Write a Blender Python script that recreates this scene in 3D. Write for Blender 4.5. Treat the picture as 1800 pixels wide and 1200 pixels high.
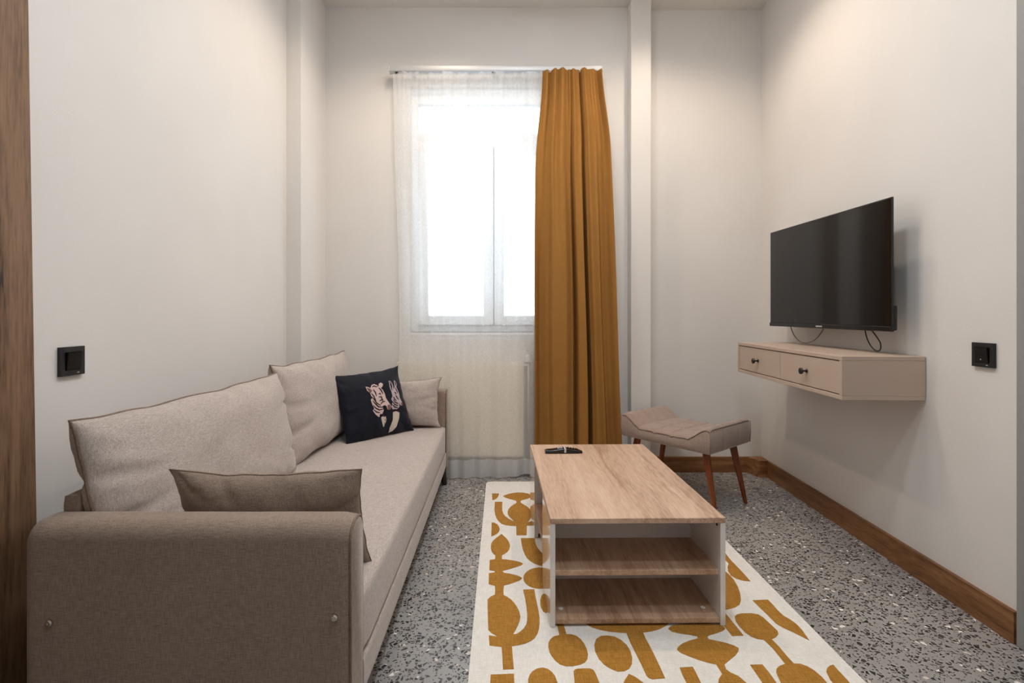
import bpy, bmesh, math, random
from mathutils import Vector, Matrix, noise
R = math.radians
for o in list(bpy.data.objects): bpy.data.objects.remove(o)
scene = bpy.context.scene
C = scene.collection
random.seed(4)

# ------------------------------------------------------------------ camera, world, exposure
H = 1.10
cam_d = bpy.data.cameras.new('camera'); cam = bpy.data.objects.new('camera', cam_d); C.objects.link(cam)
cam.location = (0, 0, H); cam.rotation_euler = (R(90), 0, 0)
cam_d.sensor_width = 36; cam_d.lens = 18
cam_d.shift_x = 18/1800; cam_d.shift_y = -50/1800
cam_d.clip_start = .02
scene.camera = cam

w = bpy.data.worlds.new('overcast_sky'); scene.world = w; w.use_nodes = True
bg = w.node_tree.nodes['Background']
bg.inputs['Color'].default_value = (.80, .91, 1.0, 1)
bg.inputs['Strength'].default_value = 3.2
vs = scene.view_settings
vs.view_transform = 'Standard'; vs.look = 'None'; vs.gamma = 1; vs.use_curve_mapping = False
vs.exposure = 0.70
cy = scene.cycles
cy.max_bounces = 8; cy.diffuse_bounces = 5; cy.glossy_bounces = 3; cy.transmission_bounces = 4; cy.transparent_max_bounces = 12
cy.caustics_reflective = False; cy.caustics_refractive = False
cy.use_adaptive_sampling = True; cy.adaptive_threshold = .03
CEIL_Z = 3.2
DOWN_AND_FILL_LIGHTS = [(-.45, 2.70, 29, 'warm'), (1.03, 2.72, 29, 'warm'), (.28, 2.25, 30, 'soft'), (.28, 1.35, 42, 'neutral'), (.28, .45, 40, 'neutral')]  # the soft and neutral ones are added fill lamps out of view
LIGHT_COL = {'warm': (1.0, .82, .65), 'soft': (.98, .96, .93), 'neutral': (.85, .94, 1.0)}

# ------------------------------------------------------------------ materials
MATS = {}
def nt(name):
    m = bpy.data.materials.new(name); m.use_nodes = True
    t = m.node_tree; b = t.nodes['Principled BSDF']; MATS[name] = m
    return m, t, b
def N(t, ty, **kw):
    n = t.nodes.new(ty)
    for k, v in kw.items():
        if hasattr(n, k): setattr(n, k, v)
        else: n.inputs[k.replace('_', ' ')].default_value = v
    return n
def lin(c):
    f = lambda v: v/12.92 if v <= .04045 else ((v+.055)/1.055)**2.4
    return tuple(f(v/255) for v in c) + (1,)
def ramp(t, fac, stops):
    r = t.nodes.new('ShaderNodeValToRGB')
    el = r.color_ramp.elements
    while len(el) > 1: el.remove(el[-1])
    el[0].position = stops[0][0]; el[0].color = stops[0][1]
    for p, c in stops[1:]:
        e = el.new(p); e.color = c
    t.links.new(fac, r.inputs[0]); return r
def bump(t, b, h, strength, dist):
    n = N(t, 'ShaderNodeBump'); n.inputs['Strength'].default_value = strength; n.inputs['Distance'].default_value = dist
    t.links.new(h, n.inputs['Height']); t.links.new(n.outputs[0], b.inputs['Normal'])
def coords(t, scale=(1, 1, 1), rot=(0, 0, 0)):
    tc = N(t, 'ShaderNodeTexCoord'); mp = N(t, 'ShaderNodeMapping')
    mp.inputs['Scale'].default_value = scale; mp.inputs['Rotation'].default_value = rot
    t.links.new(tc.outputs['Object'], mp.inputs['Vector']); return mp.outputs[0]
def mixc(t, fac, a, b_, mode='MIX'):
    m = t.nodes.new('ShaderNodeMix'); m.data_type = 'RGBA'; m.blend_type = mode
    for sock, v in ((m.inputs[0], fac), (m.inputs[6], a), (m.inputs[7], b_)):
        if hasattr(v, 'links') or hasattr(v, 'is_linked'): t.links.new(v, sock)
        else: sock.default_value = v
    return m.outputs[2]
def plain(name, col, rough=.5, metal=0, spec=.5, coat=0):
    m, t, b = nt(name)
    b.inputs['Base Color'].default_value = lin(col); b.inputs['Roughness'].default_value = rough
    b.inputs['Metallic'].default_value = metal; b.inputs['Specular IOR Level'].default_value = spec
    b.inputs['Coat Weight'].default_value = coat; b.inputs['Coat Roughness'].default_value = .05
    n = N(t, 'ShaderNodeTexNoise', Scale=180.0); t.links.new(coords(t), n.inputs['Vector'])
    bump(t, b, n.outputs[0], .04, .001)
    return m
def plaster(name, col):
    m, t, b = nt(name)
    v = coords(t)
    n1 = N(t, 'ShaderNodeTexNoise', Scale=2.2, Detail=4.0); t.links.new(v, n1.inputs['Vector'])
    n2 = N(t, 'ShaderNodeTexNoise', Scale=160.0, Detail=1.0); t.links.new(v, n2.inputs['Vector'])
    c = lin(col); d = tuple(x*.965 for x in c[:3]) + (1,)
    r = ramp(t, n1.outputs[0], [(.35, d), (.65, c)])
    t.links.new(r.outputs[0], b.inputs['Base Color'])
    b.inputs['Roughness'].default_value = .75; b.inputs['Specular IOR Level'].default_value = .25
    bump(t, b, n2.outputs[0], .12, .002)
    return m
def fabric(name, c1, c2, weave=1100, rough=.95, sheen=.25, bstr=.35, axes=None):
    """heathered woven cloth: two crossed directions of stretched noise"""
    m, t, b = nt(name)
    outs = []
    for k, s in enumerate(axes or ((1, 1, .08), (1, .08, 1), (.08, 1, 1))):
        n = N(t, 'ShaderNodeTexNoise', Scale=float(weave), Detail=0.0)
        t.links.new(coords(t, s), n.inputs['Vector']); outs.append(n.outputs[0])
    a = N(t, 'ShaderNodeMath', operation='ADD'); t.links.new(outs[0], a.inputs[0]); t.links.new(outs[1], a.inputs[1])
    a2 = N(t, 'ShaderNodeMath', operation='ADD'); t.links.new(a.outputs[0], a2.inputs[0]); t.links.new(outs[2], a2.inputs[1])
    d = N(t, 'ShaderNodeMath', operation='DIVIDE'); t.links.new(a2.outputs[0], d.inputs[0]); d.inputs[1].default_value = 3
    r = ramp(t, d.outputs[0], [(.38, lin(c1)), (.62, lin(c2))])
    big = N(t, 'ShaderNodeTexNoise', Scale=7.0, Detail=3.0); t.links.new(coords(t), big.inputs['Vector'])
    rb = ramp(t, big.outputs[0], [(.3, (.95, .95, .95, 1)), (.7, (1, 1, 1, 1))])
    t.links.new(mixc(t, 1.0, r.outputs[0], rb.outputs[0], 'MULTIPLY'), b.inputs['Base Color'])
    b.inputs['Roughness'].default_value = rough; b.inputs['Specular IOR Level'].default_value = .15
    b.inputs['Sheen Weight'].default_value = sheen; b.inputs['Sheen Roughness'].default_value = .5
    bump(t, b, d.outputs[0], bstr, .0015)
    return m
def wood(name, stops, axis='y', scale=1.0, rough=.45, ring=9.0, bstr=.08):
    m, t, b = nt(name)
    st = {'x': (.09, 1, 1), 'y': (1, .09, 1), 'z': (1, 1, .09)}[axis]
    v = coords(t, tuple(s*scale for s in st))
    n0 = N(t, 'ShaderNodeTexNoise', Scale=ring, Detail=6.0, Roughness=.62, Distortion=1.3); t.links.new(v, n0.inputs['Vector'])
    n1 = N(t, 'ShaderNodeTexNoise', Scale=ring*14, Detail=3.0); t.links.new(v, n1.inputs['Vector'])
    n2 = N(t, 'ShaderNodeTexNoise', Scale=ring*.35, Detail=2.0); t.links.new(v, n2.inputs['Vector'])
    a = N(t, 'ShaderNodeMath', operation='MULTIPLY_ADD'); t.links.new(n1.outputs[0], a.inputs[0]); a.inputs[1].default_value = .45
    t.links.new(n0.outputs[0], a.inputs[2])
    a2 = N(t, 'ShaderNodeMath', operation='MULTIPLY_ADD'); t.links.new(n2.outputs[0], a2.inputs[0]); a2.inputs[1].default_value = .35
    t.links.new(a.outputs[0], a2.inputs[2])
    lo, hi = .68, 1.12
    r = ramp(t, a2.outputs[0], [(lo+(hi-lo)*p, lin(c)) for p, c in stops]) if False else None
    mr = N(t, 'ShaderNodeMapRange'); mr.inputs['From Min'].default_value = lo; mr.inputs['From Max'].default_value = hi
    t.links.new(a2.outputs[0], mr.inputs[0])
    r = ramp(t, mr.outputs[0], [(p, lin(c)) for p, c in stops])
    t.links.new(r.outputs[0], b.inputs['Base Color'])
    b.inputs['Roughness'].default_value = rough; b.inputs['Specular IOR Level'].default_value = .4
    bump(t, b, mr.outputs[0], bstr, .002)
    return m

WALL = plaster('wall_paint', (227, 223, 219))
CEIL = plaster('ceiling_paint', (232, 229, 224))
WHITE = plain('white_lacquer', (238, 238, 236), .35)
GLOSSW = plain('glossy_white_board', (232, 229, 226), .12, coat=.6)
RADW = plain('radiator_enamel', (236, 226, 208), .35)
ALU = plain('aluminium', (198, 200, 202), .5, .35)
CHROME = plain('chrome', (210, 205, 196), .18, 1)
BLACK = plain('black_plastic', (24, 24, 26), .38)
BLACKG = plain('black_gloss_plastic', (16, 16, 17), .2)
DARK = plain('dark_gap', (14, 12, 11), .8)
SILVER = plain('silver_print', (200, 200, 202), .35, .3)
PVC = plain('white_pvc', (240, 243, 246), .35)
GREYTRIM = plain('grey_trim_paint', (150, 150, 147), .5)
GREIGE = plain('greige_lacquer', (192, 172, 155), .42)
CABLE = plain('black_cable', (34, 28, 24), .5)
CABLEG = plain('grey_cable', (120, 104, 92), .5)
LINEN = fabric('beige_linen', (166, 152, 144), (202, 190, 183), 620, bstr=.25)
LINEN_SHADE = fabric('beige_linen_shaded', (132, 114, 101), (164, 145, 131), 620, bstr=.25)  # beige linen darkened: shade on arms, backrest and near pillow put into colour
LINENP = fabric('beige_linen_piping', (112, 93, 80), (140, 120, 105), 600)
VELV = fabric('taupe_velvet', (152, 130, 118), (170, 148, 136), 300, sheen=.5, bstr=.1)
VELVP = fabric('taupe_velvet_seam', (128, 108, 98), (142, 122, 112), 300, sheen=.4, bstr=.1)
NAVY = fabric('navy_satin', (15, 17, 27), (22, 25, 37), 700, rough=.62, sheen=.1, bstr=.1)
MUST = fabric('mustard_cloth', (150, 105, 52), (164, 117, 60), 900, sheen=0, bstr=.1)
RUGW = fabric('cream_wool', (234, 228, 220), (248, 244, 238), 420, sheen=.1, bstr=.5)
RUGO = fabric('ochre_wool', (160, 110, 38), (188, 136, 60), 420, sheen=.1, bstr=.5)
OAK = wood('pale_oak_laminate', [(0, (166, 132, 108)), (.35, (198, 165, 141)), (.65, (212, 181, 157)), (1, (222, 195, 173))], 'y', 1.5, .38, 8)
OAKX = wood('pale_oak_edge', [(0, (140, 104, 76)), (.5, (170, 133, 103)), (1, (194, 158, 128))], 'x', 1.5, .4, 8)
OAKD = wood('oak_shelf_laminate', [(0, (150, 115, 90)), (.4, (182, 147, 120)), (.7, (200, 166, 138)), (1, (212, 182, 156))], 'y', 1.5, .4, 8)
WALN = wood('brown_oak_panel', [(0, (52, 36, 26)), (.16, (104, 78, 58)), (.5, (130, 100, 76)), (1, (150, 118, 92))], 'z', 1.6, .5, 7, .15)
SKIRT = wood('brown_oak_skirting', [(0, (88, 58, 34)), (.4, (124, 84, 50)), (.7, (142, 99, 62)), (1, (160, 115, 76))], 'y', 1.5, .45, 9)
SKIRTX = wood('brown_oak_skirting_cross', [(0, (88, 58, 34)), (.4, (124, 84, 50)), (.7, (142, 99, 62)), (1, (160, 115, 76))], 'x', 1.5, .45, 9)
TEAK = wood('reddish_beech', [(0, (92, 44, 18)), (.5, (126, 64, 28)), (1, (150, 82, 40))], 'z', 2.0, .35, 9)
DARKW = wood('dark_stained_wood', [(0, (38, 26, 20)), (1, (70, 48, 36))], 'z', 2.0, .4, 9)

def terrazzo():
    m, t, b = nt('terrazzo')
    v = coords(t)
    nz = N(t, 'ShaderNodeTexNoise', Scale=35.0, Detail=2.0); t.links.new(v, nz.inputs['Vector'])
    off = N(t, 'ShaderNodeVectorMath', operation='SCALE'); t.links.new(nz.outputs['Color'], off.inputs[0]); off.inputs['Scale'].default_value = .018
    ad = N(t, 'ShaderNodeVectorMath', operation='ADD'); t.links.new(v, ad.inputs[0]); t.links.new(off.outputs[0], ad.inputs[1])
    nb = N(t, 'ShaderNodeTexNoise', Scale=3.0, Detail=4.0); t.links.new(v, nb.inputs['Vector'])
    base = ramp(t, nb.outputs[0], [(.3, lin((150, 146, 143))), (.7, lin((166, 162, 158)))]).outputs[0]
    def layer(base, scale, share, gap, cols, shift):
        mp = N(t, 'ShaderNodeMapping'); mp.inputs['Location'].default_value = (shift, shift*2.3, 0); t.links.new(ad.outputs[0], mp.inputs['Vector'])
        vf = N(t, 'ShaderNodeTexVoronoi', feature='F1', voronoi_dimensions='2D', Scale=scale)
        ve = N(t, 'ShaderNodeTexVoronoi', feature='DISTANCE_TO_EDGE', voronoi_dimensions='2D', Scale=scale)
        t.links.new(mp.outputs[0], vf.inputs['Vector']); t.links.new(mp.outputs[0], ve.inputs['Vector'])
        sp = N(t, 'ShaderNodeSeparateColor'); t.links.new(vf.outputs['Color'], sp.inputs[0])
        pick = N(t, 'ShaderNodeMath', operation='LESS_THAN'); t.links.new(sp.outputs[0], pick.inputs[0]); pick.inputs[1].default_value = share
        th = N(t, 'ShaderNodeMath', operation='MULTIPLY_ADD'); t.links.new(sp.outputs[1], th.inputs[0]); th.inputs[1].default_value = .20; th.inputs[2].default_value = gap
        ins = N(t, 'ShaderNodeMath', operation='GREATER_THAN'); t.links.new(ve.outputs['Distance'], ins.inputs[0]); t.links.new(th.outputs[0], ins.inputs[1])
        f = N(t, 'ShaderNodeMath', operation='MULTIPLY'); t.links.new(pick.outputs[0], f.inputs[0]); t.links.new(ins.outputs[0], f.inputs[1])
        cr = ramp(t, sp.outputs[2], cols); cr.color_ramp.interpolation = 'CONSTANT'
        return mixc(t, f.outputs[0], base, cr.outputs[0])
    dk = [(0, lin((52, 50, 50))), (.35, lin((70, 66, 64))), (.6, lin((40, 39, 41))), (.85, lin((96, 88, 82)))]
    base = layer(base, 130.0, .34, .12, dk, 3.1)
    base = layer(base, 72.0, .42, .09, dk, 0)
    base = layer(base, 62.0, .05, .10, [(0, lin((232, 228, 222))), (.5, lin((214, 204, 192)))], 7.7)
    t.links.new(base, b.inputs['Base Color'])
    b.inputs['Roughness'].default_value = .34; b.inputs['Specular IOR Level'].default_value = .4
    return m
TERR = terrazzo()

def screen_mat():
    m, t, b = nt('dark_glossy_screen')
    b.inputs['Base Color'].default_value = (.006, .0055, .0055, 1); b.inputs['Roughness'].default_value = .07
    b.inputs['Specular IOR Level'].default_value = .5
    n = N(t, 'ShaderNodeTexNoise', Scale=2.0); t.links.new(coords(t), n.inputs['Vector'])
    r = ramp(t, n.outputs[0], [(0, (.06, .06, .06, 1)), (1, (.09, .09, .09, 1))]); t.links.new(r.outputs[0], b.inputs['Roughness'])
    return m
SCREEN = screen_mat()

def cloth_mix(name, col, transp, transl, fine=600.):
    """thin cloth: lets some light straight through, scatters the rest to both sides"""
    m = bpy.data.materials.new(name); m.use_nodes = True; t = m.node_tree
    t.nodes.remove(t.nodes['Principled BSDF']); out = t.nodes['Material Output']
    tr = N(t, 'ShaderNodeBsdfTransparent'); tl = N(t, 'ShaderNodeBsdfTranslucent'); df = N(t, 'ShaderNodeBsdfDiffuse')
    for n in (tl, df): n.inputs['Color'].default_value = lin(col)
    m1 = N(t, 'ShaderNodeMixShader'); m1.inputs[0].default_value = transl
    t.links.new(df.outputs[0], m1.inputs[1]); t.links.new(tl.outputs[0], m1.inputs[2])
    m2 = N(t, 'ShaderNodeMixShader')
    nz = N(t, 'ShaderNodeTexNoise', Scale=fine, Detail=1.0); t.links.new(coords(t, (1, 1, .08)), nz.inputs['Vector'])
    mr = N(t, 'ShaderNodeMapRange'); mr.inputs['From Min'].default_value = .3; mr.inputs['From Max'].default_value = .7
    mr.inputs['To Min'].default_value = max(0, transp-.07); mr.inputs['To Max'].default_value = transp+.07
    t.links.new(nz.outputs[0], mr.inputs[0]); t.links.new(mr.outputs[0], m2.inputs[0])
    t.links.new(m1.outputs[0], m2.inputs[1]); t.links.new(tr.outputs[0], m2.inputs[2])
    t.links.new(m2.outputs[0], out.inputs['Surface']); return m
SHEER = cloth_mix('sheer_voile', (250, 250, 250), .55, .52, 900.)
SHEERHEM = cloth_mix('sheer_voile_hem', (240, 240, 240), .14, .4)

def frosted():
    m = bpy.data.materials.new('frosted_glass_film'); m.use_nodes = True; t = m.node_tree
    t.nodes.remove(t.nodes['Principled BSDF']); out = t.nodes['Material Output']
    tr = N(t, 'ShaderNodeBsdfTransparent'); tl = N(t, 'ShaderNodeBsdfTranslucent'); tl.inputs['Color'].default_value = (.46, .50, .53, 1)
    m2 = N(t, 'ShaderNodeMixShader')
    n1 = N(t, 'ShaderNodeTexNoise', Scale=70.0, Detail=6.0, Roughness=.75); t.links.new(coords(t, (.5, 1, 1)), n1.inputs['Vector'])
    mr = N(t, 'ShaderNodeMapRange'); mr.inputs['From Min'].default_value = .35; mr.inputs['From Max'].default_value = .65
    mr.inputs['To Min'].default_value = .25; mr.inputs['To Max'].default_value = .9
    t.links.new(n1.outputs[0], mr.inputs[0]); t.links.new(mr.outputs[0], m2.inputs[0])
    t.links.new(tl.outputs[0], m2.inputs[1]); t.links.new(tr.outputs[0], m2.inputs[2])
    t.links.new(m2.outputs[0], out.inputs['Surface']); return m
FROST = frosted()
def emit(name, col, s):
    m, t, b = nt(name); b.inputs['Base Color'].default_value = (1, 1, 1, 1)
    b.inputs['Emission Color'].default_value = col + (1,); b.inputs['Emission Strength'].default_value = s; return m

# ------------------------------------------------------------------ mesh helpers
def link(name, me, mat, parent=None, loc=None, rotz=None):
    o = bpy.data.objects.new(name, me); C.objects.link(o)
    if mat is not None and not me.materials: me.materials.append(mat)
    if parent is not None: o.parent = parent
    if loc is not None: o.location = loc
    if rotz is not None: o.rotation_euler = (0, 0, rotz)
    return o
def obj(name, bm, mat, parent=None, smooth=False, loc=None, rotz=None, angle=None):
    bmesh.ops.recalc_face_normals(bm, faces=bm.faces)
    me = bpy.data.meshes.new(name); bm.to_mesh(me); bm.free()
    if smooth:
        for p in me.polygons: p.use_smooth = True
        if angle: me.set_sharp_from_angle(angle=R(angle))
    return link(name, me, mat, parent, loc, rotz)
def tag(o, label, cat, group=None):
    o['label'] = label; o['category'] = cat
    if group: o['group'] = group
    return o
def thing(name, label, cat, loc=(0, 0, 0), rotz=0, group=None):
    o = bpy.data.objects.new(name, None); C.objects.link(o); o.empty_display_size = .1
    o.location = loc; o.rotation_euler = (0, 0, rotz)
    return tag(o, label, cat, group)
def struct(o):
    o['kind'] = 'structure'; return o
def bx(bm, x0, x1, y0, y1, z0, z1, bev=0, seg=2):
    r = bmesh.ops.create_cube(bm, size=1)
    vs_ = r['verts']
    for v in vs_:
        v.co = Vector(((x0+x1)/2+v.co.x*(x1-x0), (y0+y1)/2+v.co.y*(y1-y0), (z0+z1)/2+v.co.z*(z1-z0)))
    if bev:
        ed = list({e for v in vs_ for e in v.link_edges})
        bmesh.ops.bevel(bm, geom=ed, offset=bev, segments=seg, profile=.5, affect='EDGES')
    return bm
def box(*a, **k):
    return bx(bmesh.new(), *a, **k)
def lathe(bm, prof, M=None, n=24):
    """prof: list of (r, z) spun round local z"""
    M = M or Matrix(); rings = []
    for r, z in prof:
        rings.append([bm.verts.new(M @ Vector((r*math.cos(2*math.pi*k/n), r*math.sin(2*math.pi*k/n), z))) for k in range(n)])
    for a, b in zip(rings, rings[1:]):
        for k in range(n): bm.faces.new((a[k], a[(k+1) % n], b[(k+1) % n], b[k]))
    bm.faces.new(rings[0][::-1]); bm.faces.new(rings[-1]); return bm
def tube(bm, pts, r, n=8, closed=False):
    pts = [Vector(p) for p in pts]; m = len(pts); rings = []
    up = None
    for i, p in enumerate(pts):
        a = pts[(i-1) % m] if closed or i else pts[0]
        b = pts[(i+1) % m] if closed or i < m-1 else pts[-1]
        d = (b-a)
        d = d.normalized() if d.length > 1e-9 else Vector((0, 0, 1))
        if up is None:
            up = d.orthogonal().normalized()
        up = (up - d*up.dot(d))
        up = up.normalized() if up.length > 1e-6 else d.orthogonal().normalized()
        s = d.cross(up); rr = r[i] if isinstance(r, (list, tuple)) else r
        rings.append([bm.verts.new(p+up*rr*math.cos(2*math.pi*k/n)+s*rr*math.sin(2*math.pi*k/n)) for k in range(n)])
    for i in range(m if closed else m-1):
        a, b = rings[i], rings[(i+1) % m]
        for k in range(n): bm.faces.new((a[k], a[(k+1) % n], b[(k+1) % n], b[k]))
    if not closed:
        bm.faces.new(rings[0][::-1]); bm.faces.new(rings[-1])
    return bm
def taper_leg(bm, p0, p1, r0, r1, n=14):
    d = (Vector(p1)-Vector(p0)); q = d.to_track_quat('Z', 'Y').to_matrix().to_4x4(); q.translation = p0
    L = d.length
    return lathe(bm, [(r0*.9, 0), (r0, .004), (r0*.96+r1*.04, L*.1), ((r0+r1)/2, L*.5), (r1, L-.006), (r1*.85, L)], q, n)
def prism(bm, poly, z0, z1):
    lo = [bm.verts.new((x, y, z0)) for x, y in poly]; hi = [bm.verts.new((x, y, z1)) for x, y in poly]
    n = len(poly)
    for k in range(n): bm.faces.new((lo[k], lo[(k+1) % n], hi[(k+1) % n], hi[k]))
    bm.faces.new(hi); bm.faces.new(lo[::-1]); return bm
def sstep(a, b, x):
    t = max(0, min(1, (x-a)/(b-a))); return t*t*(3-2*t)

# ------------------------------------------------------------------ room shell
XL = -1.30; YB = 3.52; YR = 3.55; COLX, COLY = -1.2125, 3.09
RW0, RWS = 1.639, .045                       # the right wall leaves the room's axis by 2.6 degrees
RA = -math.atan(RWS)
def rwx(y): return RW0+RWS*y
YN = -1.6
struct(obj('floor', box(-1.6, 2.1, YN-.2, 4.0, -.12, 0), TERR))
struct(obj('ceiling', box(-1.6, 2.1, YN-.2, 4.0, CEIL_Z, CEIL_Z+.12), CEIL))
bm = box(XL-.2, XL, YN, 4.0, 0, CEIL_Z); bx(bm, XL-.01, COLX, COLY, YB+.1, 0, CEIL_Z)
struct(obj('wall_left', bm, WALL))
bm = bmesh.new()
prism(bm, [(rwx(YN), YN), (rwx(YN)+.3, YN), (rwx(4)+.2, 4.0), (rwx(4), 4.0)], 0, CEIL_Z)
struct(obj('wall_right', bm, WALL))
WX0, WX1, WZ0, WZ1 = -.63, .50, .965, 2.665     # window opening
bm = bmesh.new()
bx(bm, -1.4, WX0, YB, YB+.25, 0, CEIL_Z); bx(bm, WX1, .864, YB, YB+.25, 0, CEIL_Z)
bx(bm, WX0, WX1, YB, YB+.25, 0, WZ0); bx(bm, WX0, WX1, YB, YB+.25, WZ1, CEIL_Z)
bx(bm, .999, 2.0, YR, YR+.22, 0, CEIL_Z)
struct(obj('wall_back', bm, WALL))
struct(obj('wall_pilaster', box(.864, .999, 3.42, YB+.25, 0, CEIL_Z, bev=.004, seg=1), WALL))
struct(obj('wall_front', box(-1.6, 2.1, YN-.2, YN, 0, CEIL_Z), WALL))
# narrow grey casing where the right wall ends
struct(obj('trim_1', prism(bmesh.new(), [(rwx(1.2)-.012, 1.2), (rwx(1.2)+.01, 1.2), (rwx(1.694)+.01, 1.694), (rwx(1.694)-.012, 1.694)], 0, CEIL_Z), GREYTRIM))
# brown oak panel at the near end of the left wall, its edge leaning a touch
bm = bmesh.new()
for x in (XL, XL+.02):
    for y, z in ((.3, 0), (1.418, 0), (1.362, CEIL_Z), (.3, CEIL_Z)): bm.verts.new((x, y, z))
v = list(bm.verts)
bm.faces.new(v[:4]); bm.faces.new(v[4:][::-1])
for k in range(4): bm.faces.new((v[k], v[(k+1) % 4], v[4+(k+1) % 4], v[4+k]))
struct(obj('trim_2', bm, WALN))
# skirting
BH, BT = .107, .016
bm = prism(bmesh.new(), [(rwx(1.7)-BT, 1.7), (rwx(1.7), 1.7), (rwx(YR), YR), (rwx(YR)-BT, YR)], 0, BH)
struct(obj('baseboard_right', bm, SKIRT))
struct(obj('baseboard_back', box(.999, 1.735, YR-BT, YR, 0, BH, bev=.002, seg=1), SKIRTX))
struct(obj('baseboard_pilaster', box(.848, 1.0, 3.42-BT, 3.42, 0, BH, bev=.002, seg=1), SKIRTX))
bm = prism(bmesh.new(), [(1.69, YR-BT), (1.725, 3.425), (rwx(3.425)-BT+.004, 3.425), (rwx(YR)-.004, YR-BT)], 0, BH+.004)
struct(obj('baseboard_corner', bm, SKIRTX))

# ------------------------------------------------------------------ window
WY = 3.60
win = bpy.data.objects.new('window_1', None); C.objects.link(win); win.location = (0, WY, WZ0); struct(win)
def wb(name, x0, x1, z0, z1, y0=-.03, y1=.03, mat=PVC, parent=win, bev=.005):
    return obj(name, box(x0, x1, y0, y1, z0-WZ0, z1-WZ0, bev=bev), mat, parent)
bm = bmesh.new()
for a in ((WX0, WX0+.055, WZ0, WZ1), (WX1-.055, WX1, WZ0, WZ1), (WX0+.055, WX1-.055, WZ1-.11, WZ1), (WX0+.055, WX1-.055, WZ0, WZ0+.05)):
    bx(bm, a[0], a[1], -.035, .04, a[2]-WZ0, a[3]-WZ0, .004, 1)
obj('window_frame', bm, PVC, win)
TZ = 2.255
wb('transom', WX0+.055, WX1-.055, TZ, TZ+.075)
MX = -.055
wb('pane', WX0+.05, WX1-.05, TZ+.07, WZ1-.10, -.004, .004, FROST, bev=0)
bm = bmesh.new()
for a in ((WX0+.055, WX1-.055, TZ+.075, TZ+.10), (WX0+.055, WX1-.055, WZ1-.13, WZ1-.11)): bx(bm, a[0], a[1], -.015, .015, a[2]-WZ0, a[3]-WZ0, .003, 1)
obj('glazing_bead', bm, PVC, win)
for x0, x1 in ((WX0+.055, MX-.003), (MX+.003, WX1-.055)):
    z0, z1 = WZ0+.05, TZ
    s = .068; bm = bmesh.new()
    for a in ((x0, x0+s, z0, z1), (x1-s, x1, z0, z1), (x0+s, x1-s, z0, z0+s), (x0+s, x1-s, z1-s, z1)):
        bx(bm, a[0], a[1], -.055, .02, a[2]-WZ0, a[3]-WZ0, .005, 1)
    sash = obj('sash', bm, PVC, win)
    obj('pane', box(x0+s-.005, x1-s+.005, -.02, -.012, z0+s-.005-WZ0, z1-s+.005-WZ0), FROST, sash)
wb('mullion', MX-.03, MX+.03, WZ0+.05, TZ, .018, .038)
bm = box(MX+.03, MX+.05, -.075, -.055, .55, .62, bev=.003); bx(bm, MX+.034, MX+.046, -.10, -.07, .585, .597); bx(bm, MX+.034, MX+.046, -.105, -.09, .47, .60, .003)
obj('window_handle', bm, PVC, win)
obj('window_sill', box(WX0, WX1, YB-.004-WY, .03, -.020, 0, bev=.004), WHITE, win)

# ------------------------------------------------------------------ ceiling downlights and added fill lamps
for i, (x, y, p, kind) in enumerate(DOWN_AND_FILL_LIGHTS):
    where = ['above the sofa end by the window', 'above the stool', 'above the far end of the coffee table', 'above the near sofa arm', 'nearest the camera'][i]
    n = 32
    if kind != 'warm':                                # added unseen opal drum, glows all round to lift the room light
        t = thing('added_fill_lamp', 'added unseen round opal fill lamp ' + where, 'fill lamp', (x, y, CEIL_Z), 0, 'added opal fill lamps')
        obj('fill_lamp_base', lathe(bmesh.new(), [(.158, -.0005), (.158, -.012), (.150, -.016)], n=n), WHITE, t, True, angle=40)
        obj('fill_diffuser', lathe(bmesh.new(), [(.145, -.015), (.150, -.025), (.150, -.034), (.140, -.042), (.08, -.045)], n=n), emit('fill_glow_%d' % i, LIGHT_COL[kind], p), t, True, angle=40)
        continue
    t = thing('ceiling_downlight', 'round white recessed downlight in the ceiling ' + where, 'downlight', (x, y, CEIL_Z), 0, 'recessed ceiling downlights')
    bm = bmesh.new()
    ring = [(.048, -.001), (.062, -.001), (.062, -.006), (.052, -.010), (.046, -.004)]
    rows = [[bm.verts.new((r*math.cos(2*math.pi*k/n), r*math.sin(2*math.pi*k/n), z)) for k in range(n)] for r, z in ring]
    for a in range(5):
        for k in range(n): bm.faces.new((rows[a][k], rows[a][(k+1) % n], rows[(a+1) % 5][(k+1) % n], rows[(a+1) % 5][k]))
    obj('trim_ring', bm, WHITE, t, True, angle=40)
    obj('lamp_lens', lathe(bmesh.new(), [(.046, -.0005), (.046, -.003), (.03, -.004)], n=n), emit('lamp_lens_%d' % i, LIGHT_COL[kind], 6.0), t)
    ld = bpy.data.lights.new('downlight_beam', 'SPOT'); ld.energy = p; ld.color = LIGHT_COL[kind]
    ld.spot_size = R(146); ld.spot_blend = .6; ld.shadow_soft_size = .06
    lo = bpy.data.objects.new('downlight_beam', ld); C.objects.link(lo); lo.parent = t; lo.location = (0, 0, -.02)

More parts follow.
